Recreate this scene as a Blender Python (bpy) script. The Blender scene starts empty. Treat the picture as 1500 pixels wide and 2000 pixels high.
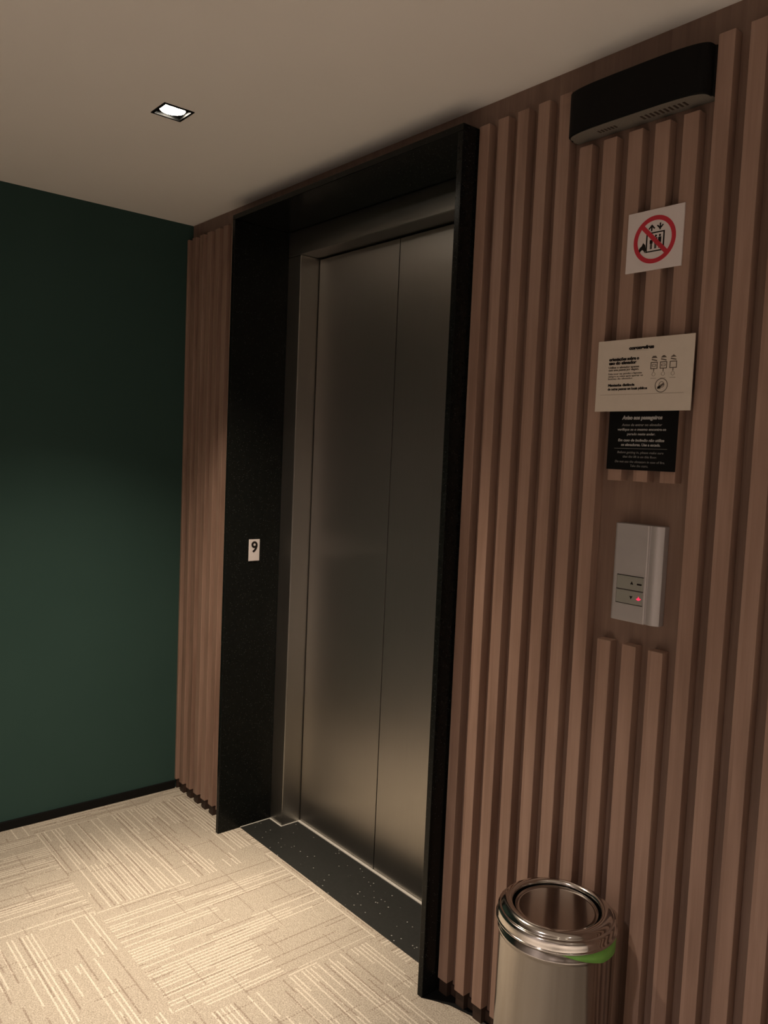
import bpy, bmesh, math, random
from mathutils import Vector, Matrix
random.seed(4)
sc = bpy.context.scene
COL = sc.collection
PI = math.pi

# ------------------------------------------------------------------ camera
CX, CY, CZ, YAW, PITCH, ROLL, FPX = 3.0584, -1.5097, 1.4435, 0.87005, -0.07215, 0.0426, 1562.75
sy_, cy_, sp_, cp_ = math.sin(YAW), math.cos(YAW), math.sin(PITCH), math.cos(PITCH)
fw = Vector((-sy_*cp_, cy_*cp_, sp_)); rt = Vector((cy_, sy_, 0)); up = rt.cross(fw)
r2 = math.cos(ROLL)*rt + math.sin(ROLL)*up
u2 = -math.sin(ROLL)*rt + math.cos(ROLL)*up
cam = bpy.data.cameras.new('camera'); camo = bpy.data.objects.new('camera', cam); COL.objects.link(camo)
camo.matrix_world = Matrix(((r2.x, u2.x, -fw.x, CX), (r2.y, u2.y, -fw.y, CY), (r2.z, u2.z, -fw.z, CZ), (0, 0, 0, 1)))
cam.sensor_fit = 'VERTICAL'; cam.sensor_height = 24.0; cam.lens = FPX*24/2000
cam.clip_start = .02
sc.camera = camo

# ------------------------------------------------------------------ world, exposure, light tuning
w = bpy.data.worlds.new('world'); sc.world = w; w.use_nodes = True
w.node_tree.nodes['Background'].inputs[0].default_value = (0.010, 0.009, 0.008, 1)
w.node_tree.nodes['Background'].inputs[1].default_value = 1.0
sc.view_settings.view_transform = 'Standard'; sc.view_settings.look = 'None'
sc.view_settings.gamma = 1; sc.view_settings.use_curve_mapping = False
sc.view_settings.exposure = 0.24
H = 2.33
# downlights: x, y, watts, cone degrees
# x, y, spill watts, spill cone, beam watts, beam cone
LAMPS = [(0.979, -0.553, 190.0, 98, 225.0, 40), (3.90, -0.85, 30, 98, 480.0, 54),
         (2.30, -2.10, 150, 122, 430.0, 58), (3.90, -2.10, 60, 100, 420.0, 60), (5.2, -2.0, 60, 90, 250.0, 60)]
LAMP_COLOR = (1.0, 0.82, 0.63); LAMP_COLOR_FAR = (1.0, 0.885, 0.84)

# ------------------------------------------------------------------ helpers
def link(name, bm, mat, parent=None, smooth=False, bevel=0, segs=2):
    bmesh.ops.recalc_face_normals(bm, faces=bm.faces)
    me = bpy.data.meshes.new(name); bm.to_mesh(me); bm.free()
    for m in (mat if isinstance(mat, (list, tuple)) else [mat]): me.materials.append(m)
    o = bpy.data.objects.new(name, me); COL.objects.link(o)
    if parent:
        o.parent = parent
        me.transform(Matrix.Translation(-parent.location))
    if smooth:
        for p in me.polygons: p.use_smooth = True
    if bevel:
        b = o.modifiers.new('bevel', 'BEVEL'); b.width = bevel; b.segments = segs; b.limit_method = 'ANGLE'; b.angle_limit = math.radians(40)
    return o
def thing(name, label, cat, loc, group=None):
    o = bpy.data.objects.new(name, None); COL.objects.link(o); o.location = loc; o.empty_display_size = .1
    o['label'] = label; o['category'] = cat
    if group: o['group'] = group
    return o
def struct(o):
    o['kind'] = 'structure'; return o
def box(bm, x0, x1, y0, y1, z0, z1):
    vs = [bm.verts.new((x, y, z)) for x in (x0, x1) for y in (y0, y1) for z in (z0, z1)]
    for f in ((0, 1, 3, 2), (4, 6, 7, 5), (0, 4, 5, 1), (2, 3, 7, 6), (0, 2, 6, 4), (1, 5, 7, 3)):
        bm.faces.new([vs[i] for i in f])
def boxes(*bs):
    bm = bmesh.new()
    for b in bs: box(bm, *b)
    return bm
def prism(bm, pts, lo, hi, axis='z'):
    """closed outline pts extruded between lo and hi; axis z: pts are (x,y); axis y: pts are (x,z); axis x: pts are (y,z)"""
    def P(p, t):
        return {'z': (p[0], p[1], t), 'y': (p[0], t, p[1]), 'x': (t, p[0], p[1])}[axis]
    a = [bm.verts.new(P(p, lo)) for p in pts]; b = [bm.verts.new(P(p, hi)) for p in pts]
    n = len(pts)
    bm.faces.new(a); bm.faces.new(b[::-1])
    for i in range(n): bm.faces.new((a[i], a[(i+1) % n], b[(i+1) % n], b[i]))
def lathe(bm, prof, cx, cy, n=96, cap0=True, cap1=True):
    rings = []
    for r, z in prof:
        rings.append([bm.verts.new((cx+r*math.cos(2*PI*k/n), cy+r*math.sin(2*PI*k/n), z)) for k in range(n)])
    for a, b in zip(rings, rings[1:]):
        for k in range(n): bm.faces.new((a[k], a[(k+1) % n], b[(k+1) % n], b[k]))
    if cap0: bm.faces.new(rings[0][::-1])
    if cap1: bm.faces.new(rings[-1])
def text_part(s, size, x, z, y, mat, parent, name='text', align='CENTER', bold=0, shear=0, width=None):
    """lettering as a thin mesh standing in the x-z plane, facing -y"""
    cu = bpy.data.curves.new(name, 'FONT'); cu.body = s; cu.size = size; cu.align_x = align; cu.align_y = 'CENTER'
    cu.offset = bold; cu.extrude = .00025; cu.shear = shear; cu.resolution_u = 3
    t = bpy.data.objects.new(name, cu); COL.objects.link(t)
    bpy.context.view_layer.update()
    me = bpy.data.meshes.new_from_object(t.evaluated_get(bpy.context.evaluated_depsgraph_get()))
    COL.objects.unlink(t); bpy.data.objects.remove(t); 
    if width:
        xs = [v.co.x for v in me.vertices]; sx = width/(max(xs)-min(xs))
        me.transform(Matrix.Diagonal((sx, 1, 1, 1)))
    me.transform(Matrix.Translation((x, y, z)) @ Matrix.Rotation(PI/2, 4, 'X'))
    me.transform(Matrix.Translation(-parent.location))
    me.materials.clear(); me.materials.append(mat)
    o = bpy.data.objects.new(name, me); COL.objects.link(o); o.parent = parent
    return o

# ------------------------------------------------------------------ materials
class NT:
    def __init__(s, name):
        s.m = bpy.data.materials.new(name); s.m.use_nodes = True
        s.t = s.m.node_tree; s.n = s.t.nodes; s.p = s.n['Principled BSDF']
    def node(s, typ, **kw):
        n = s.n.new(typ)
        for k, v in kw.items(): setattr(n, k, v)
        return n
    def l(s, a, b): s.t.links.new(a, b)
    def math(s, op, a, b=None, clamp=False):
        n = s.n.new('ShaderNodeMath'); n.operation = op; n.use_clamp = clamp
        for i, v in enumerate((a, b)):
            if v is None: continue
            if isinstance(v, (int, float)): n.inputs[i].default_value = v
            else: s.l(v, n.inputs[i])
        return n.outputs[0]
    def mix(s, fac, a, b, blend='MIX'):
        n = s.n.new('ShaderNodeMix'); n.data_type = 'RGBA'; n.blend_type = blend
        for i, v in ((0, fac), (6, a), (7, b)):
            if isinstance(v, (int, float)): n.inputs[i].default_value = v
            elif isinstance(v, tuple): n.inputs[i].default_value = v+(1,)
            else: s.l(v, n.inputs[i])
        return n.outputs[2]
    def pos(s):
        g = s.n.new('ShaderNodeNewGeometry'); x = s.n.new('ShaderNodeSeparateXYZ'); s.l(g.outputs['Position'], x.inputs[0])
        return g.outputs['Position'], x.outputs
    def comb(s, x, y, z):
        n = s.n.new('ShaderNodeCombineXYZ')
        for i, v in enumerate((x, y, z)):
            if isinstance(v, (int, float)): n.inputs[i].default_value = v
            else: s.l(v, n.inputs[i])
        return n.outputs[0]
    def noise(s, vec, scale, detail=3, rough=.5):
        n = s.n.new('ShaderNodeTexNoise'); n.inputs['Scale'].default_value = scale; n.inputs['Detail'].default_value = detail
        n.inputs['Roughness'].default_value = rough; s.l(vec, n.inputs['Vector']); return n.outputs['Fac']
    def white(s, vec):
        n = s.n.new('ShaderNodeTexWhiteNoise'); n.noise_dimensions = '3D'; s.l(vec, n.inputs['Vector']); return n.outputs['Value']
    def ramp(s, f, stops):
        n = s.n.new('ShaderNodeValToRGB'); s.l(f, n.inputs[0]); e = n.color_ramp.elements
        while len(e) < len(stops): e.new(.5)
        for el, (p, c) in zip(e, stops): el.position = p; el.color = c+(1,)
        return n.outputs[0]
    def bump(s, h, strength, dist):
        n = s.n.new('ShaderNodeBump'); n.inputs['Strength'].default_value = strength; n.inputs['Distance'].default_value = dist
        s.l(h, n.inputs['Height']); s.l(n.outputs[0], s.p.inputs['Normal'])
    def set(s, **kw):
        for k, v in kw.items():
            s.p.inputs[k.replace('_', ' ')].default_value = v if not isinstance(v, tuple) else v+(1,)
        return s
def simple(name, col, rough=.5, metal=0., nscale=40, var=.12, **kw):
    t = NT(name); p, _ = t.pos()
    f = t.noise(p, nscale, 2)
    c = t.mix(f, tuple(v*(1-var) for v in col), tuple(min(1, v*(1+var)) for v in col))
    t.l(c, t.p.inputs['Base Color']); t.set(Roughness=rough, Metallic=metal, **kw)
    if metal == 0 and max(col) < .02: t.p.inputs['Specular IOR Level'].default_value = .12
    return t.m

def wood_mat(name='walnut_laminate', k=.70):
    def K(*c): return tuple(v*k for v in c)
    t = NT(name); p, (x, y, z) = t.pos()
    sid = t.math('FLOOR', t.math('DIVIDE', t.math('ADD', x, .0012), .0311))
    rnd = t.white(t.comb(sid, 3.0, 1.0))
    v1 = t.comb(t.math('ADD', x, t.math('MULTIPLY', rnd, 7.0)), y, t.math('MULTIPLY', z, .035))
    g = t.noise(v1, 170, 4, .6)
    v2 = t.comb(t.math('ADD', x, t.math('MULTIPLY', rnd, 3.0)), y, t.math('MULTIPLY', z, .12))
    g2 = t.noise(v2, 22, 3, .55)
    c = t.ramp(g2, [(.3, K(.31, .190, .142)), (.5, K(.395, .250, .190)), (.72, K(.47, .310, .240))])
    c = t.mix(t.math('MULTIPLY', t.math('SUBTRACT', .62, g), .9, True), c, K(.20, .115, .082))
    c = t.mix(t.math('MULTIPLY', rnd, .28), c, K(.49, .32, .245))
    t.l(c, t.p.inputs['Base Color']); t.set(Roughness=.46); t.p.inputs['Specular IOR Level'].default_value = .35
    t.bump(g, .12, .0006)
    return t.m

def carpet_mat():
    t = NT('carpet_tiles'); p, (x, y, z) = t.pos()
    T = .61
    ix = t.math('FLOOR', t.math('DIVIDE', t.math('SUBTRACT', x, .10), T))
    iy = t.math('FLOOR', t.math('DIVIDE', t.math('ADD', y, 1.84), T))
    par = t.math('ABSOLUTE', t.math('MODULO', t.math('ADD', ix, iy), 2.0))
    par = t.math('LESS_THAN', par, .5)
    def sel(a, b):   # par ? a : b
        return t.math('ADD', t.math('MULTIPLY', a, par), t.math('MULTIPLY', b, t.math('SUBTRACT', 1.0, par)))
    u = sel(x, y); v = sel(y, x)                     # u along the tufted lines
    tid = t.math('ADD', t.math('MULTIPLY', ix, 17.0), t.math('MULTIPLY', iy, 5.0))
    def lines(pitch, seg, seed, width):
        lid = t.math('FLOOR', t.math('DIVIDE', v, pitch))
        off = t.white(t.comb(lid, tid, seed))
        s = t.math('FLOOR', t.math('ADD', t.math('DIVIDE', u, seg), t.math('MULTIPLY', off, 5.0)))
        r = t.white(t.comb(lid, s, t.math('ADD', tid, seed+2.3)))
        fr = t.math('ABSOLUTE', t.math('SUBTRACT', t.math('FRACT', t.math('DIVIDE', v, pitch)), .5))
        m = t.math('LESS_THAN', fr, width/2)
        return r, m
    n1 = t.noise(p, 250, 3, .75); n2 = t.noise(p, 60, 3, .6); n3 = t.noise(p, 2.2, 2)
    col = t.mix(n2, (.245, .218, .176), (.40, .362, .302))
    # rectangular tone blocks
    bl = t.white(t.comb(t.math('FLOOR', t.math('DIVIDE', u, .21)), t.math('FLOOR', t.math('DIVIDE', v, .105)), tid))
    col = t.mix(t.math('MULTIPLY', t.math('SUBTRACT', n3, .45), 1.2, True), col, (.25, .222, .18))
    col = t.mix(t.math('MULTIPLY', bl, .35), col, (.31, .275, .225))
    # light ribs
    r, m = lines(.0132, .27, 1.0, .36)
    light = t.math('MULTIPLY', m, t.math('GREATER_THAN', r, .36))
    zone = t.math('GREATER_THAN', t.white(t.comb(t.math('FLOOR', t.math('DIVIDE', v, .1)), t.math('FLOOR', t.math('DIVIDE', u, .31)), tid)), .28)
    light = t.math('MULTIPLY', light, zone)
    ln = t.noise(p, 230, 2, .7)
    light = t.math('MULTIPLY', light, t.math('ADD', .25, t.math('MULTIPLY', ln, 1.0)), True)
    col = t.mix(t.math('MULTIPLY', light, .52), col, (.74, .675, .58))
    # dark ribs
    r, m = lines(.0190, .17, 7.0, .27)
    dark = t.math('MULTIPLY', m, t.math('GREATER_THAN', r, .76))
    dn = t.math('GREATER_THAN', t.noise(p, 160, 1), .38)
    dark = t.math('MULTIPLY', dark, dn)
    col = t.mix(t.math('MULTIPLY', dark, .85), col, (.19, .15, .12))
    # dotted cross lines
    cu = t.math('FLOOR', t.math('DIVIDE', u, .035)); cseg = t.math('FLOOR', t.math('DIVIDE', v, .11))
    cr = t.white(t.comb(cu, cseg, t.math('ADD', tid, 31.0)))
    cm = t.math('LESS_THAN', t.math('ABSOLUTE', t.math('SUBTRACT', t.math('FRACT', t.math('DIVIDE', u, .035)), .5)), .07)
    dot = t.math('LESS_THAN', t.math('FRACT', t.math('DIVIDE', v, .0082)), .55)
    cross = t.math('MULTIPLY', t.math('MULTIPLY', cm, dot), t.math('GREATER_THAN', cr, .88))
    col = t.mix(t.math('MULTIPLY', t.math('SUBTRACT', .50, n1), 2.2, True), col, (.60, .545, .46))
    col = t.mix(t.math('MULTIPLY', cross, .8), col, (.20, .16, .13))
    col = t.mix(t.math('MULTIPLY', t.math('SUBTRACT', n1, .48), 3.2, True), col, (.15, .125, .098))
    t.l(col, t.p.inputs['Base Color']); t.set(Roughness=.95); t.p.inputs['Specular IOR Level'].default_value = .1
    t.bump(t.math('ADD', n1, t.math('MULTIPLY', light, .5)), .5, .003)
    return t.m

def granite_mat(name='black_granite', rough=.22):
    t = NT(name); p, _ = t.pos()
    v = t.n.new('ShaderNodeTexVoronoi'); v.inputs['Scale'].default_value = 330; t.l(p, v.inputs['Vector'])
    wn = t.white(v.outputs['Position'])
    sp = t.math('MULTIPLY', t.math('GREATER_THAN', wn, .93), t.math('LESS_THAN', v.outputs['Distance'], .32))
    n = t.noise(p, 70, 4, .7)
    c = t.mix(n, (.003, .0033, .003), (.009, .010, .009))
    c = t.mix(t.math('MULTIPLY', sp, .6), c, (.10, .11, .11))
    t.l(c, t.p.inputs['Base Color']); t.set(Roughness=rough)
    t.p.inputs['Specular IOR Level'].default_value = .14
    return t.m

def threshold_mat():
    t = NT('flamed_granite'); p, _ = t.pos()
    v = t.n.new('ShaderNodeTexVoronoi'); v.inputs['Scale'].default_value = 150; t.l(p, v.inputs['Vector'])
    wn = t.white(v.outputs['Position'])
    sp = t.math('MULTIPLY', t.math('GREATER_THAN', wn, .975), t.math('LESS_THAN', v.outputs['Distance'], .35))
    n = t.noise(p, 90, 5, .75)
    c = t.mix(n, (.005, .0055, .005), (.026, .027, .025))
    c = t.mix(t.math('MULTIPLY', sp, .7), c, (.30, .30, .28))
    t.l(c, t.p.inputs['Base Color']); t.set(Roughness=.42); t.p.inputs['Specular IOR Level'].default_value = .35
    return t.m

def steel_mat(name, col, rough, aniso=.6, grain='z', bumpy=.02):
    t = NT(name); p, (x, y, z) = t.pos()
    v = t.comb(t.math('MULTIPLY', x, 1.0), t.math('MULTIPLY', y, 1.0), t.math('MULTIPLY', z, .004)) if grain == 'z' else \
        t.comb(t.math('MULTIPLY', x, .004), y, z)
    g = t.noise(v, 700, 2, .6)
    big = t.noise(p, 1.6, 2)
    c = t.mix(g, tuple(k*.93 for k in col), tuple(min(1, k*1.05) for k in col))
    t.l(c, t.p.inputs['Base Color']); t.set(Metallic=1.0)
    rr = t.math('ADD', t.math('MULTIPLY', big, .06), rough-.03)
    t.l(rr, t.p.inputs['Roughness'])
    t.p.inputs['Anisotropic'].default_value = aniso
    if grain == 'z':      # flat sheet with upright grain
        t.l(t.comb(.7071, .7071, 0.0), t.p.inputs['Tangent'])
    else:
        tg = t.n.new('ShaderNodeTangent'); tg.direction_type = 'RADIAL'; tg.axis = 'Z'
        t.l(tg.outputs[0], t.p.inputs['Tangent'])
    if bumpy: t.bump(g, bumpy, .0004)
    return t.m

def paint_mat(name, a, b, rough=.7, scale=120, bs=.08):
    t = NT(name); p, _ = t.pos()
    n = t.noise(p, 3, 2); f = t.noise(p, scale, 2)
    t.l(t.mix(n, a, b), t.p.inputs['Base Color']); t.set(Roughness=rough); t.p.inputs['Specular IOR Level'].default_value = .12
    t.bump(f, bs, .001)
    return t.m
def emit_mat(name, col, strength):
    t = NT(name); t.set(Base_Color=(.8, .8, .8)); t.p.inputs['Emission Color'].default_value = col+(1,); t.p.inputs['Emission Strength'].default_value = strength
    return t.m

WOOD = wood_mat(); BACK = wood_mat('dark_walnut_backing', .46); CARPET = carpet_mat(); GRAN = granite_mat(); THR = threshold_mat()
GREEN = paint_mat('dark_green_paint', (.026, .056, .049), (.031, .064, .056), .75)
CEIL = paint_mat('ceiling_paint', (.76, .735, .70), (.79, .765, .73), .9, 200, .04)
STEEL = steel_mat('brushed_steel', (.375, .355, .33), .37, .85)
STEELF = steel_mat('brushed_steel_frame', (.41, .395, .365), .34, .5)
ALU = simple('brushed_aluminium', (.43, .405, .405), .42, .45, 60, .03)
CHROME = simple('polished_steel', (.58, .55, .52), .13, 1.0, 20, .04)
DISC = simple('polished_steel_lid', (.40, .375, .35), .12, 1.0, 20, .04)
SATIN = steel_mat('satin_steel_bin', (.44, .41, .385), .15, .3, 'x', bumpy=0)
BLACKP = simple('black_plastic', (.003, .003, .003), .55, 0, 60, .1)
DARKB = simple('black_baseboard_paint', (.006, .006, .006), .5, 0, 60, .1)
FOOT = simple('dark_brown_foot', (.030, .014, .008), .7, 0, 60, .2)
WHITE = simple('white_sign_plastic', (.58, .53, .525), .4, 0, 40, .03)
PAPER = simple('cream_paper', (.52, .46, .395), .75, 0, 60, .04)
INK = simple('black_ink', (.012, .009, .008), .6)
INKB = simple('brown_ink', (.09, .07, .055), .6)
INKL = simple('pale_grey_ink', (.30, .26, .215), .6)
RED = simple('red_ink', (.42, .012, .03), .45)
GREYT = simple('pale_grey_lettering', (.36, .35, .34), .5)
GREYT2 = simple('dim_grey_lettering', (.19, .185, .18), .5)
CAULK = simple('pale_sealant', (.42, .41, .38), .6)
BTN = simple('button_plastic', (.25, .25, .225), .45, .1, 60, .04)
REDLED = emit_mat('red_led', (1.0, .035, .11), 0.85); REDLED.node_tree.nodes['Principled BSDF'].inputs['Base Color'].default_value = (.3, .02, .03, 1)
GREEN_TAPE = simple('green_plastic_film', (.19, .46, .09), .45)
UNDER = simple('grey_underside', (.15, .135, .115), .6, 0, 300, .25)
LAMPM = emit_mat('lamp_glass', (1.0, .90, .74), 60)
REFLECT = simple('lamp_reflector', (.8, .77, .7), .2, 1.0)
OPP = paint_mat('warm_grey_paint', (.46, .425, .40), (.50, .46, .435), .8)

# ------------------------------------------------------------------ measured dimensions
D = .0263; PORT = -.0767; FL, FR, FT = .4579, 1.6016, 2.2671; TS = .0184
SF = .151; DF = .233; XJ = FL+TS; XJR = FR-TS
DX0, DX1 = .5598, XJR-(.5598-XJ)
ZST, ZD = 2.1567, 2.1537
XMAX, YMIN = 6.0, -2.75
WT = .32

# ------------------------------------------------------------------ structure
bm = bmesh.new()
box(bm, -.1, XMAX, YMIN, .0171, -.05, 0); box(bm, -.1, XMAX, .0171, WT, -.05, -.004)
struct(link('floor', bm, CARPET))
# ceiling slab with a square cut-out for every recessed downlight
hs = .0385
xs = sorted({-.1, XMAX} | {l[0]+s*hs for l in LAMPS for s in (-1, 1)}); ys = sorted({YMIN, .02} | {l[1]+s*hs for l in LAMPS for s in (-1, 1)})
xs = sorted(set(round(v, 5) for v in xs)); ys = sorted(set(round(v, 5) for v in ys))
bm = bmesh.new()
for a, b in zip(xs, xs[1:]):
    for c, d_ in zip(ys, ys[1:]):
        mx, my = (a+b)/2, (c+d_)/2
        if any(abs(mx-l[0]) < hs and abs(my-l[1]) < hs for l in LAMPS): continue
        box(bm, a, b, c, d_, H, H+.012)
bmesh.ops.remove_doubles(bm, verts=bm.verts, dist=1e-5)
struct(link('ceiling', bm, CEIL))
struct(link('wall_left', boxes((-.12, 0, YMIN, .02, 0, H)), GREEN))
struct(link('wall_back', boxes((-.12, FL, .012, WT, 0, H+.012), (FR, XMAX, .012, WT, 0, H+.012), (FL, FR, .012, WT, FT, H+.012)), OPP))
struct(link('wall_front', boxes((-.12, XMAX, YMIN-.1, YMIN, 0, H)), OPP))
struct(link('wall_right', boxes((XMAX, XMAX+.1, YMIN, WT, 0, H)), OPP))
struct(link('baseboard_left', boxes((0, .010, YMIN, -D-.001, 0, .0327)), DARKB, bevel=.001))

# ------------------------------------------------------------------ slatted wood panels
PIT, SW = .0622, .0335; X1 = 1.6699-PIT
def slats(bm, lefts, z0=.0416, z1=2.2690, skip=None):
    for i, xl in enumerate(lefts):
        x0 = max(xl, 0.0005); x1 = xl+SW
        segs = [(z0, z1)]
        if skip and i in skip: segs = skip[i]
        for a, b in segs: box(bm, x0, x1, -D, 0, a, b)
def feet(bm, lefts):
    for xl in lefts:
        x0 = max(xl, .002)+.002; box(bm, x0, xl+SW-.002, -.021, 0, 0, .0414)
left = [k*.0635-.020 for k in range(0, 8)]
left[-1] = FL-SW-.001
t = thing('slatted_wall_panel', 'narrow walnut slatted wall panel in the corner between the green wall and the black stone surround', 'wall panel', (0, 0, 0))
link('backing_board', boxes((0, FL, 0, .012, .03, H)), BACK, t)
bm = bmesh.new(); slats(bm, left, z0=.038); link('slats', bm, WOOD, t, bevel=.0012)
bm = bmesh.new(); feet(bm, left); box(bm, .002, FL, -.005, .012, 0, .0295); link('plinth', bm, FOOT, t)
n = 0; right = []
while X1+n*PIT < XMAX-.05: right.append(X1+n*PIT); n += 1
FZ0, FZ1 = 2.1385, 2.269
sk = {}
for i in (5, 6): sk[i] = [(.0416, FZ0)]
for i in (7, 8, 9): sk[i] = [(.0416, 1.0616), (1.4087, FZ0)]
t = thing('slatted_wall_panel', 'wide walnut slatted wall panel right of the lift, behind the signs, call panel and steel bin', 'wall panel', (FR, 0, 0))
link('backing_board', boxes((FR, XMAX, 0, .012, .03, H)), BACK, t)
bm = bmesh.new(); slats(bm, right, skip=sk); link('slats', bm, WOOD, t, bevel=.0012)
bm = bmesh.new(); feet(bm, right); box(bm, FR, XMAX, -.005, .012, 0, .0295); link('plinth', bm, FOOT, t)
o = link('wood_strip', boxes((FL, FR, 0, .012, FT+.001, H)), BACK)
o['label'] = 'thin walnut strip between the black stone lintel and the ceiling'; o['category'] = 'wood strip'
bm = bmesh.new(); prism(bm, [(FR+.001, -.074), (1.630, -.0565), (1.667, -.036), (1.705, -.0255), (1.753, -.0125), (1.80, -.006), (1.80, -.0052), (FR+.001, -.0052)], 0.0002, .0022)
struct(link('trim_1', bm, DARKB))

# ------------------------------------------------------------------ black granite surround
t = thing('door_surround', 'black polished granite surround projecting around the lift doorway', 'door surround', ((FL+FR)/2, 0, 0))
link('jamb', boxes((FL, XJ, PORT, SF+.02, 0, FT-TS)), GRAN, t, bevel=.0012)
link('jamb', boxes((XJR, FR, PORT, SF+.02, 0, FT-TS)), GRAN, t, bevel=.0012)
link('lintel', boxes((FL, FR, PORT, SF+.02, FT-TS+.0004, FT)), GRAN, t, bevel=.0012)

th = thing('threshold_slab', 'dark speckled granite threshold slab on the floor before the lift doors', 'threshold', ((XJ+XJR)/2, .08, 0))
link('slab', boxes((XJ, XJR, .0171, WT-.02, -.004, .0015)), THR, th, bevel=.0008)
jt = bmesh.new()
box(jt, XJ, XJ+.0035, .0171, SF, .0014, .0032)
box(jt, XJ, DX0+.003, SF-.006, SF, .0014, .0034); box(jt, DX0, DX0+.004, SF-.006, DF-.004, .0014, .0032)
box(jt, DX0, DX1, DF-.011, DF, .0014, .0040); box(jt, DX1-.004, DX1, SF-.006, DF-.004, .0014, .0032); box(jt, DX1-.003, XJR, SF-.006, SF, .0014, .0034)
link('sill_joint', jt, CAULK, th)

# ------------------------------------------------------------------ lift doors and steel frame
e = thing('lift_door', 'brushed stainless steel two-leaf lift door inside the black surround', 'elevator door', ((DX0+DX1)/2, DF, 0))
bm = bmesh.new(); SH = 2.2485
xr = DX1
link('frame_jamb', boxes((XJ, DX0, SF, DF+.03, .0016, ZST)), STEELF, e, bevel=.003)
link('frame_jamb', boxes((DX1, XJR, SF, DF+.03, .0016, ZST)), STEELF, e, bevel=.003)
link('frame_header', boxes((XJ, XJR, SF-.0008, DF+.03, ZST+.0004, SH)), STEELF, e, bevel=.003)
SEAM = 1.0169
link('door_leaf', boxes((DX0+.005, SEAM-.0024, DF, DF+.025, .005, ZD-.002)), STEEL, e, bevel=.0004)
link('door_leaf', boxes((SEAM+.0024, DX1-.003, DF, DF+.025, .005, ZD-.002)), STEEL, e, bevel=.0004)
link('door_gap', boxes((DX0, DX1, DF+.027, DF+.03, .005, ZST)), BLACKP, e)

# ------------------------------------------------------------------ floor number plate
t = thing('floor_number_plate', 'small white plate with a black figure 9 on the left granite jamb', 'sign', (XJ, .04, 1.065))
pl = bmesh.new(); box(pl, XJ, XJ+.003, .0172, .0632, 1.0248, 1.1058)
link('plate', pl, WHITE, t, bevel=.001)
cu = bpy.data.curves.new('figure', 'FONT'); cu.body = '9'; cu.size = .056; cu.align_x = 'CENTER'; cu.align_y = 'CENTER'; cu.offset = .0012; cu.extrude = .0004
tt = bpy.data.objects.new('figure', cu); COL.objects.link(tt); bpy.context.view_layer.update()
me = bpy.data.meshes.new_from_object(tt.evaluated_get(bpy.context.evaluated_depsgraph_get())); bpy.data.objects.remove(tt)
# text stands in the y-z plane facing +x
me.transform(Matrix.Translation((XJ+.0034, .0405, 1.0755)) @ Matrix(((0, 0, 1, 0), (1, 0, 0, 0), (0, 1, 0, 0), (0, 0, 0, 1))))
me.transform(Matrix.Translation(-t.location)); me.materials.clear(); me.materials.append(INK)
o = bpy.data.objects.new('figure', me); COL.objects.link(o); o.parent = t

# ------------------------------------------------------------------ no-lift-in-fire sign
def ring(bm, cx, cz, r0, r1, y0, y1, n=72):
    rings = []
    for r, y in ((r0, y0), (r1, y0), (r1, y1), (r0, y1)):
        rings.append([bm.verts.new((cx+r*math.cos(2*PI*k/n), y, cz+r*math.sin(2*PI*k/n))) for k in range(n)])
    for i in range(4):
        a, b = rings[i], rings[(i+1) % 4]
        for k in range(n): bm.faces.new((a[k], a[(k+1) % n], b[(k+1) % n], b[k]))
def bar(bm, xa, za, xb, zb, wd, y0, y1):
    d = Vector((xb-xa, zb-za)).normalized(); nx, nz = -d.y*wd/2, d.x*wd/2
    prism(bm, [(xa+nx, za+nz), (xb+nx, zb+nz), (xb-nx, zb-nz), (xa-nx, za-nz)], y0, y1, 'y')
SX0, SX1, SZ0, SZ1 = 2.0580, 2.1852, 1.8424, 1.9648
t = thing('prohibition_sign', 'square white sign with a red struck-out circle over a black lift pictogram', 'sign', ((SX0+SX1)/2, -D, (SZ0+SZ1)/2))
YS = -D-.0035
link('plate', boxes((SX0, SX1, YS, -D, SZ0, SZ1)), WHITE, t, bevel=.0006)
cx, cz = 2.1222, 1.9035
y0, y1 = YS-.0004, YS
bm = bmesh.new()
k = .0455/ .0455
box(bm, cx-.0175, cx+.0215, y0, y1, cz-.0245, cz-.0220); box(bm, cx-.0175, cx+.0215, y0, y1, cz+.0125, cz+.0150)
box(bm, cx-.0190, cx-.0160, y0, y1, cz-.0245, cz+.0150); box(bm, cx+.0195, cx+.0225, y0, y1, cz-.0245, cz+.0150)
for ax, sg in ((cx-.0075, 1), (cx+.0115, -1)):   # arrows
    az = cz+.0248
    prism(bm, [(ax, az+sg*.0062), (ax+.0078, az-sg*.0018), (ax+.0055, az-sg*.0035), (ax, az+sg*.0020), (ax-.0055, az-sg*.0035), (ax-.0078, az-sg*.0018)], y0, y1, 'y')
    box(bm, ax-.0015, ax+.0015, y0-.0001, y1, az-.0068, az+.0045 if sg > 0 else az+.0068)
for px in (cx-.0070, cx+.0030, cx+.0120):        # three passengers
    s = .7 if px == cx-.0070 else 1
    prism(bm, [(px+.0024*math.cos(a*PI/6), cz+.0068-(1-s)*.012+.0024*math.sin(a*PI/6)) for a in range(12)], y0, y1, 'y')
    box(bm, px-.0034, px+.0034, y0, y1, cz-.0075, cz+.0035-(1-s)*.012)
    box(bm, px-.0022, px-.0004, y0, y1, cz-.0185, cz-.0075); box(bm, px+.0004, px+.0022, y0, y1, cz-.0185, cz-.0075)
fx, fz = cx-.0265, cz-.0235                      # flame
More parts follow.
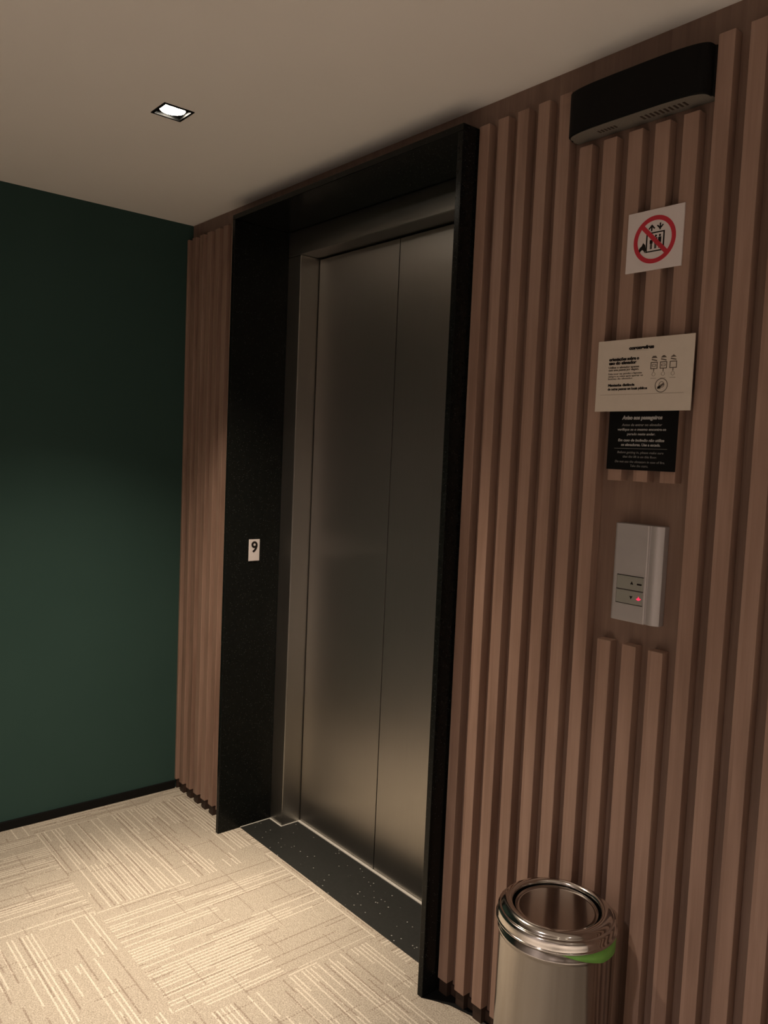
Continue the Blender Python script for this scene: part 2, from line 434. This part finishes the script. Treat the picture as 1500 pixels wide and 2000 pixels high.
prism(bm, [(fx-.0070, fz-.001), (fx-.0095, fz+.0050), (fx-.0060, fz+.0115), (fx-.0020, fz+.0140), (fx+.0010, fz+.0205), (fx+.0062, fz+.0150), (fx+.0078, fz+.0060), (fx+.0060, fz-.001), (fx+.0030, fz+.0040), (fx-.0005, fz+.0065), (fx-.0040, fz+.0040)], y0, y1, 'y')
link('pictogram', bm, INK, t)
bm = bmesh.new(); ring(bm, cx, cz, .0388, .0478, y0-.0003, y1); bar(bm, cx-.0305, cz+.0305, cx+.0305, cz-.0305, .0088, y0-.0006, y1)
link('red_circle', bm, RED, t)

# ------------------------------------------------------------------ black passenger notice
BX0, BX1, BZ0, BZ1 = 2.0408, 2.2015, 1.4323, 1.593
YB = -D-.003
t = thing('passenger_notice', 'black bilingual notice plate with grey lettering, partly covered by the cream sheet', 'sign', ((BX0+BX1)/2, -D, (BZ0+BZ1)/2))
link('plate', boxes((BX0, BX1, YB, -D, BZ0, BZ1)), BLACKP, t, bevel=.0006)
bc = (BX0+BX1)/2-.001; YT = YB-.0002
L = [(1.5415, 'Aviso aos passageiros', .0110, .094, .0005, GREYT), (1.5265, 'Antes de entrar no elevador', .0075, .094, .0001, GREYT2),
     (1.5170, 'verifique se o mesmo encontra-se', .0075, .113, .0001, GREYT), (1.5075, 'parado neste andar.', .0075, .066, .0001, GREYT),
     (1.4945, 'Em caso de inc\u00eandio n\u00e3o utilize', .0078, .108, .0002, GREYT), (1.4850, 'os elevadores. Use a escada.', .0078, .092, .0002, GREYT),
     (1.4690, 'Before getting in, please make sure', .0070, .108, 0, GREYT2), (1.4600, 'that the lift is on this floor.', .0070, .080, 0, GREYT2),
     (1.4495, 'Do not use the elevators in case of fire.', .0070, .117, 0, GREYT2), (1.4410, 'Take the stairs.', .0070, .042, 0, GREYT2)]
for z, s, size, wd, b, m in L: text_part(s, size, bc, z, YT, m, t, 'lettering', bold=b, shear=.15, width=wd)
link('rule', boxes((bc-.062, bc+.062, YT-.0002, YB, 1.4768, 1.4776)), GREYT2, t)

# ------------------------------------------------------------------ cream notice sheet
PX0, PX1, PZ0, PZ1 = 2.0110, 2.2330, 1.5545, 1.7040
YP = -.0413
t = thing('notice_sheet', 'cream printed sheet with small icons and text, hung over the black notice', 'notice', ((PX0+PX1)/2, -.035, (PZ0+PZ1)/2))
link('sheet', boxes((PX0, PX1, YP, YP+.0022, PZ0, PZ1)), PAPER, t, bevel=.0004)
link('mounting_pad', boxes((2.05, 2.19, YP+.0022, -D-.0031, 1.56, 1.585), (2.05, 2.19, YP+.0022, -D, 1.60, 1.69)), WHITE, t)
YQ = YP-.0002
def pt(s, size, x, z, wd, m, b=0, al='LEFT'): text_part(s, size, PX0+x, PZ0+z, YQ, m, t, 'lettering', al, b, 0, wd)
pt('coronav\u00edrus', .0092, .105, .1302, .058, INK, .0007, 'CENTER')
link('rule', boxes((PX0+.086, PX0+.122, YQ-.0001, YP, PZ0+.1242, PZ0+.1248)), INKL, t)
pt('orienta\u00e7\u00f5es sobre o', .0088, .0295, .1090, .072, INK, .0006)
pt('uso do elevador', .0088, .0295, .1010, .066, INK, .0006)
pt('Utilize o elevador apenas', .0062, .0290, .0920, .073, INKB, .0002)
pt('com uma pessoa por viagem.', .0062, .0290, .0868, .073, INKB, .0002)
pt('Evite tocar nas paredes e higienize', .0058, .0290, .0788, .080, INKB)
pt('sempre as m\u00e3os ap\u00f3s apertar os', .0058, .0290, .0736, .083, INKB)
pt('bot\u00f5es do elevador.', .0058, .0290, .0684, .060, INKB)
pt('Mantenha dist\u00e2ncia', .0072, .0300, .0548, .064, INK, .0004)
pt('de outras pessoas em locais p\u00fablicos', .0072, .0300, .0468, .094, INK, .0003)
link('rule', boxes((PX0+.012, PX0+.205, YQ-.0001, YP, PZ0+.0347, PZ0+.0354)), INKL, t)
bm = bmesh.new(); ring(bm, PX0+.1555, PZ0+.0510, .0128, .0142, YQ-.0002, YP); bar(bm, PX0+.148, PZ0+.046, PX0+.1605, PZ0+.054, .004, YQ-.0002, YP); box(bm, PX0+.147, PX0+.154, YQ-.0002, YP, PZ0+.044, PZ0+.049)
ring(bm, PX0+.156, PZ0+.0525, .0052, .0062, YQ-.0002, YP)
link('stamp', bm, INKB, t)
bm = bmesh.new()
for i, cxx in enumerate((.1365, .1575, .1790)):
    X = PX0+cxx; Z = PZ0+.0915
    def rr(x0, x1, z0, z1, wd=.0016):
        box(bm, X+x0, X+x1, YQ-.0002, YP, Z+z0, Z+z0+wd); box(bm, X+x0, X+x1, YQ-.0002, YP, Z+z1-wd, Z+z1)
        box(bm, X+x0, X+x0+wd, YQ-.0002, YP, Z+z0, Z+z1); box(bm, X+x1-wd, X+x1, YQ-.0002, YP, Z+z0, Z+z1)
    rr(-.0078, .0078, -.0070, .0070)
    if i < 2: rr(-.0045, .0045, -.0022, .0025, .0009)
    bar(bm, X-.006, Z+.0125, X+.006, Z+.0095, .0022, YQ-.0002, YP)
    prism(bm, [(X-.0065, Z+.0150), (X+.0065, Z+.0150), (X+(.0, .003, .006)[2-i]*.5, Z+.0195), (X-(.0, .003, .006)[2-i]*.5-.0005, Z+.0195)], YQ-.0002, YP, 'y')
    box(bm, X-.0008, X+.0008, YQ-.0002, YP, Z-.0125, Z-.0070)
link('icons', bm, INKB, t)
bm = bmesh.new()
for i, cxx in enumerate((.1365, .1575, .1790)):
    X = PX0+cxx; Z = PZ0+.0915
    ring(bm, X, Z-.0175, .0032, .0042, YQ-.0002, YP, 24); box(bm, X-.006, X+.006, YQ-.0002, YP, Z-.0262, Z-.0252)
link('faint_icons', bm, INKL, t)

# ------------------------------------------------------------------ call panel
CX0, CX1, CZ0, CZ1 = 2.0705, 2.1828, 1.1120, 1.3190
t = thing('call_panel', 'brushed aluminium lift call panel with two buttons and a lit red arrow', 'elevator call panel', ((CX0+CX1)/2, 0, (CZ0+CZ1)/2))
prof = [(CX0, 0), (CX0, -.018)]
for k in range(7): a = PI/2*k/6; prof.append((CX0+.008*(1-math.cos(a)), -.018-.010*math.sin(a)))
prof += [(CX1-.031, -.028), (CX1-.0295, -.0265)]
for k in range(12): f = k/11; prof.append((CX1-.0285+.0285*f, -.0235-.0035*math.sin(f*PI*.5)+.010*f**3))
prof += [(CX1, 0)]
bm = bmesh.new(); prism(bm, prof, CZ0, CZ1)
link('housing', bm, ALU, t, bevel=.0008)
for zb0, zb1 in ((1.1808, 1.2088), (1.1508, 1.1782)):
    b = link('button', boxes((2.0855, 2.1478, -.0300, -.027, zb0, zb1)), BTN, t, bevel=.0008)
    zc = (zb0+zb1)/2
    upb = zb0 > 1.17
    bm = bmesh.new()
    if upb:
        prism(bm, [(2.1185, zc-.0025), (2.1255, zc-.0025), (2.122, zc+.004)], -.0306, -.0299, 'y')
        box(bm, 2.1345, 2.1455, -.0306, -.0299, zc-.0022, zc+.0012)
        m = link('symbol', bm, INK, t)
    else:
        prism(bm, [(2.1185, zc+.003), (2.1255, zc+.003), (2.122, zc-.0035)], -.0306, -.0299, 'y')
        m = link('symbol', bm, INK, t)
        bm = bmesh.new(); prism(bm, [(2.1345, zc-.0010), (2.1385, zc+.0012), (2.1398, zc+.0048), (2.1415, zc+.0012), (2.1462, zc-.0004), (2.1415, zc-.0038), (2.1380, zc-.0038)], -.0308, -.0299, 'y')
        o = link('indicator_light', bm, REDLED, t); o['label'] = 'glowing red arrow'
bm = bmesh.new()
for zz in (1.2096, 1.1795, 1.1496): box(bm, 2.0848, 2.1485, -.0283, -.0275, zz-.0007, zz+.0007)
box(bm, 2.0843, 2.0852, -.0283, -.0275, 1.1496, 1.2096)
link('button_gap', bm, INK, t)

# ------------------------------------------------------------------ black wall fixture
WX0, WX1, WZ0, WZ1 = 1.8930, 2.2290, 2.1575, 2.2520
t = thing('wall_light', 'black curved-front wall light with grey underside, high on the slatted wall near the ceiling', 'wall light', ((WX0+WX1)/2, 0, (WZ0+WZ1)/2))
prof = [(WX0, 0), (WX0, -.024)]
xm, hx = (WX0+WX1)/2, (WX1-WX0)/2-.004
N = 40
for k in range(N+1):
    a = PI-PI*k/N
    c, s = math.cos(a), math.sin(a)
    ex = 2/3.6
    prof.append((xm+hx*math.copysign(abs(c)**ex, c), -.026-.036*abs(s)**ex))
prof += [(WX1, -.024), (WX1, 0)]
bm = bmesh.new(); prism(bm, prof, WZ0, WZ1); link('housing', bm, BLACKP, t, bevel=.0015)
pi_ = [(xm+(x-xm)*.975, y*.955 if y < 0 else -.003) for x, y in prof]
bm = bmesh.new(); prism(bm, pi_, WZ0-.0012, WZ0+.001); link('underside', bm, UNDER, t)
bm = bmesh.new()
for k in range(10): x = xm+.015+k*.0105; box(bm, x, x+.0045, -.040, -.022, WZ0-.0018, WZ0-.001)
link('vent_slots', bm, FOOT, t); bm = bmesh.new()
for k in range(6): x = xm-.09+k*.008; box(bm, x, x+.004, -.038, -.026, WZ0-.0018, WZ0-.001)
link('vent_slots', bm, FOOT, t)

# ------------------------------------------------------------------ steel bin
BX, BY = 2.0788, -.1638
t = thing('waste_bin', 'round stainless steel waste bin with a polished swing lid, standing against the slats', 'trash can', (BX, BY, 0))
bm = bmesh.new(); lathe(bm, [(.100, 0), (.1175, 0), (.119, .004), (.119, .030), (.1175, .034), (.1175, .455), (.1180, .459), (.1195, .4615), (.1202, .4645), (.1195, .4675), (.1178, .470), (.1178, .4875), (.110, .4880)], BX, BY)
link('body', bm, SATIN, t, smooth=True)
bm = bmesh.new()
lp = [(.1175, .4885), (.1222, .4850)]
for k in range(9): a = -PI/2+PI*k/8; lp.append((.1228+.0022*math.cos(a), .4870+.0022*math.sin(a)))
lp += [(.1226, .4900), (.1222, .4950), (.1217, .5030), (.1205, .5065), (.1185, .5085), (.1165, .5090), (.1150, .5087)]
lp += [(.1140, .5095), (.1128, .5125), (.1108, .5152), (.1080, .5176), (.1050, .5192), (.1015, .5202), (.0980, .5205), (.0950, .5200), (.0928, .5186), (.0914, .5164), (.0907, .5130), (.0904, .4980), (.0905, .4890)]
lathe(bm, lp, BX, BY, 128, False, False)
bmesh.ops.recalc_face_normals(bm, faces=bm.faces)
link('lid_rim', bm, CHROME, t, smooth=True)
bm = bmesh.new(); lathe(bm, [(.0903, .4905), (.001, .4905)], BX, BY, 64, False, True); link('bin_throat', bm, BLACKP, t)
bm = bmesh.new()
dp = [(.0838, .5065), (.0850, .5080), (.0858, .5098), (.0854, .5112), (.0842, .5110), (.0828, .5095)]
for k in range(1, 13): r = .0828*(1-k/12)+.0005; dp.append((r, .5095-.0045*(1-(r/.0835)**2)))
lathe(bm, dp, BX, BY, 128, False, True)
# swing lid sits slightly tilted on its hinge
bmesh.ops.transform(bm, matrix=Matrix.Translation((BX, BY, .509)) @ Matrix.Rotation(math.radians(1.2), 4, 'X') @ Matrix.Translation((-BX, -BY, -.509)), verts=bm.verts)
link('swing_lid', bm, DISC, t, smooth=True)
bm = bmesh.new()
tr = []; N = 40
A0, A1 = -50, 36
for k in range(N+1):
    f = k/N; a = math.radians(A0+(A1-A0)*f)
    zt = .4875
    zb = .4860-.0300*min(1, f/.55)**.9 if f < .55 else .4560-.004*(f-.55)/.45
    if f > .86: zb = zb+(f-.86)/.14*.016
    r = .1186 if f < .4 else .1186+.0025*math.sin((f-.4)/.6*PI/2)
    rr_ = r
    tr.append([bm.verts.new((BX+q*math.cos(a), BY+q*math.sin(a), z)) for q, z in ((.1186, zt), (rr_+.0012, (zt+zb)/2), (rr_+.0024, zb), (rr_+.0017, zb), (.1181, zt))])
for a, b in zip(tr, tr[1:]):
    for i in range(5): bm.faces.new((a[i], b[i], b[(i+1) % 5], a[(i+1) % 5]))
bm.faces.new(tr[0]); bm.faces.new(tr[-1][::-1])
o = link('bin_liner_edge', bm, GREEN_TAPE, t, smooth=True); o['label'] = 'bright green strip of plastic peeking out below the lid'

# ------------------------------------------------------------------ recessed downlights
for i, (x, y, W, cone, W2, cone2) in enumerate(LAMPS):
    lab = ['square black-rimmed recessed ceiling downlight, lit, in front of the lift'][0] if i == 0 else 'square recessed ceiling downlight further along the lobby'
    t = thing('ceiling_downlight', lab, 'ceiling light', (x, y, H), 'recessed lobby downlights')
    o_, i_ = .0425, .0360
    bm = boxes((x-o_, x+o_, y-o_, y-i_, H-.0025, H+.0), (x-o_, x+o_, y+i_, y+o_, H-.0025, H+.0), (x-o_, x-i_, y-i_, y+i_, H-.0025, H+.0), (x+i_, x+o_, y-i_, y+i_, H-.0025, H+.0))
    link('frame', bm, BLACKP, t)
    e_ = .0380
    bm = boxes((x-e_, x+e_, y-e_, y+e_, H+.050, H+.052), (x-e_, x-e_+.001, y-e_, y+e_, H+.0005, H+.05), (x+e_-.001, x+e_, y-e_, y+e_, H+.0005, H+.05), (x-e_, x+e_, y-e_, y-e_+.001, H+.0005, H+.05), (x-e_, x+e_, y+e_-.001, y+e_, H+.0005, H+.05))
    link('housing', bm, BLACKP, t)
    bm = bmesh.new(); lathe(bm, [(.0345, H+.005), (.0352, H+.007), (.0352, H+.040), (.020, H+.048)], x, y, 48, False, True); link('reflector', bm, REFLECT, t, smooth=True)
    bm = bmesh.new(); lathe(bm, [(.0335, H+.0055), (.0330, H+.0045), (.010, H+.0030)], x, y, 48, True, True); link('lamp', bm, LAMPM, t)
    for wt, cn, nm in ((W, cone, 'downlight_spill'), (W2, cone2, 'downlight_beam')):
        sp = bpy.data.lights.new(nm, 'SPOT'); sp.energy = wt; sp.color = LAMP_COLOR if i == 0 else LAMP_COLOR_FAR
        sp.spot_size = math.radians(cn); sp.spot_blend = 1.0; sp.shadow_soft_size = .022
        so = bpy.data.objects.new(nm, sp); COL.objects.link(so); so.location = (x, y, H-.004)
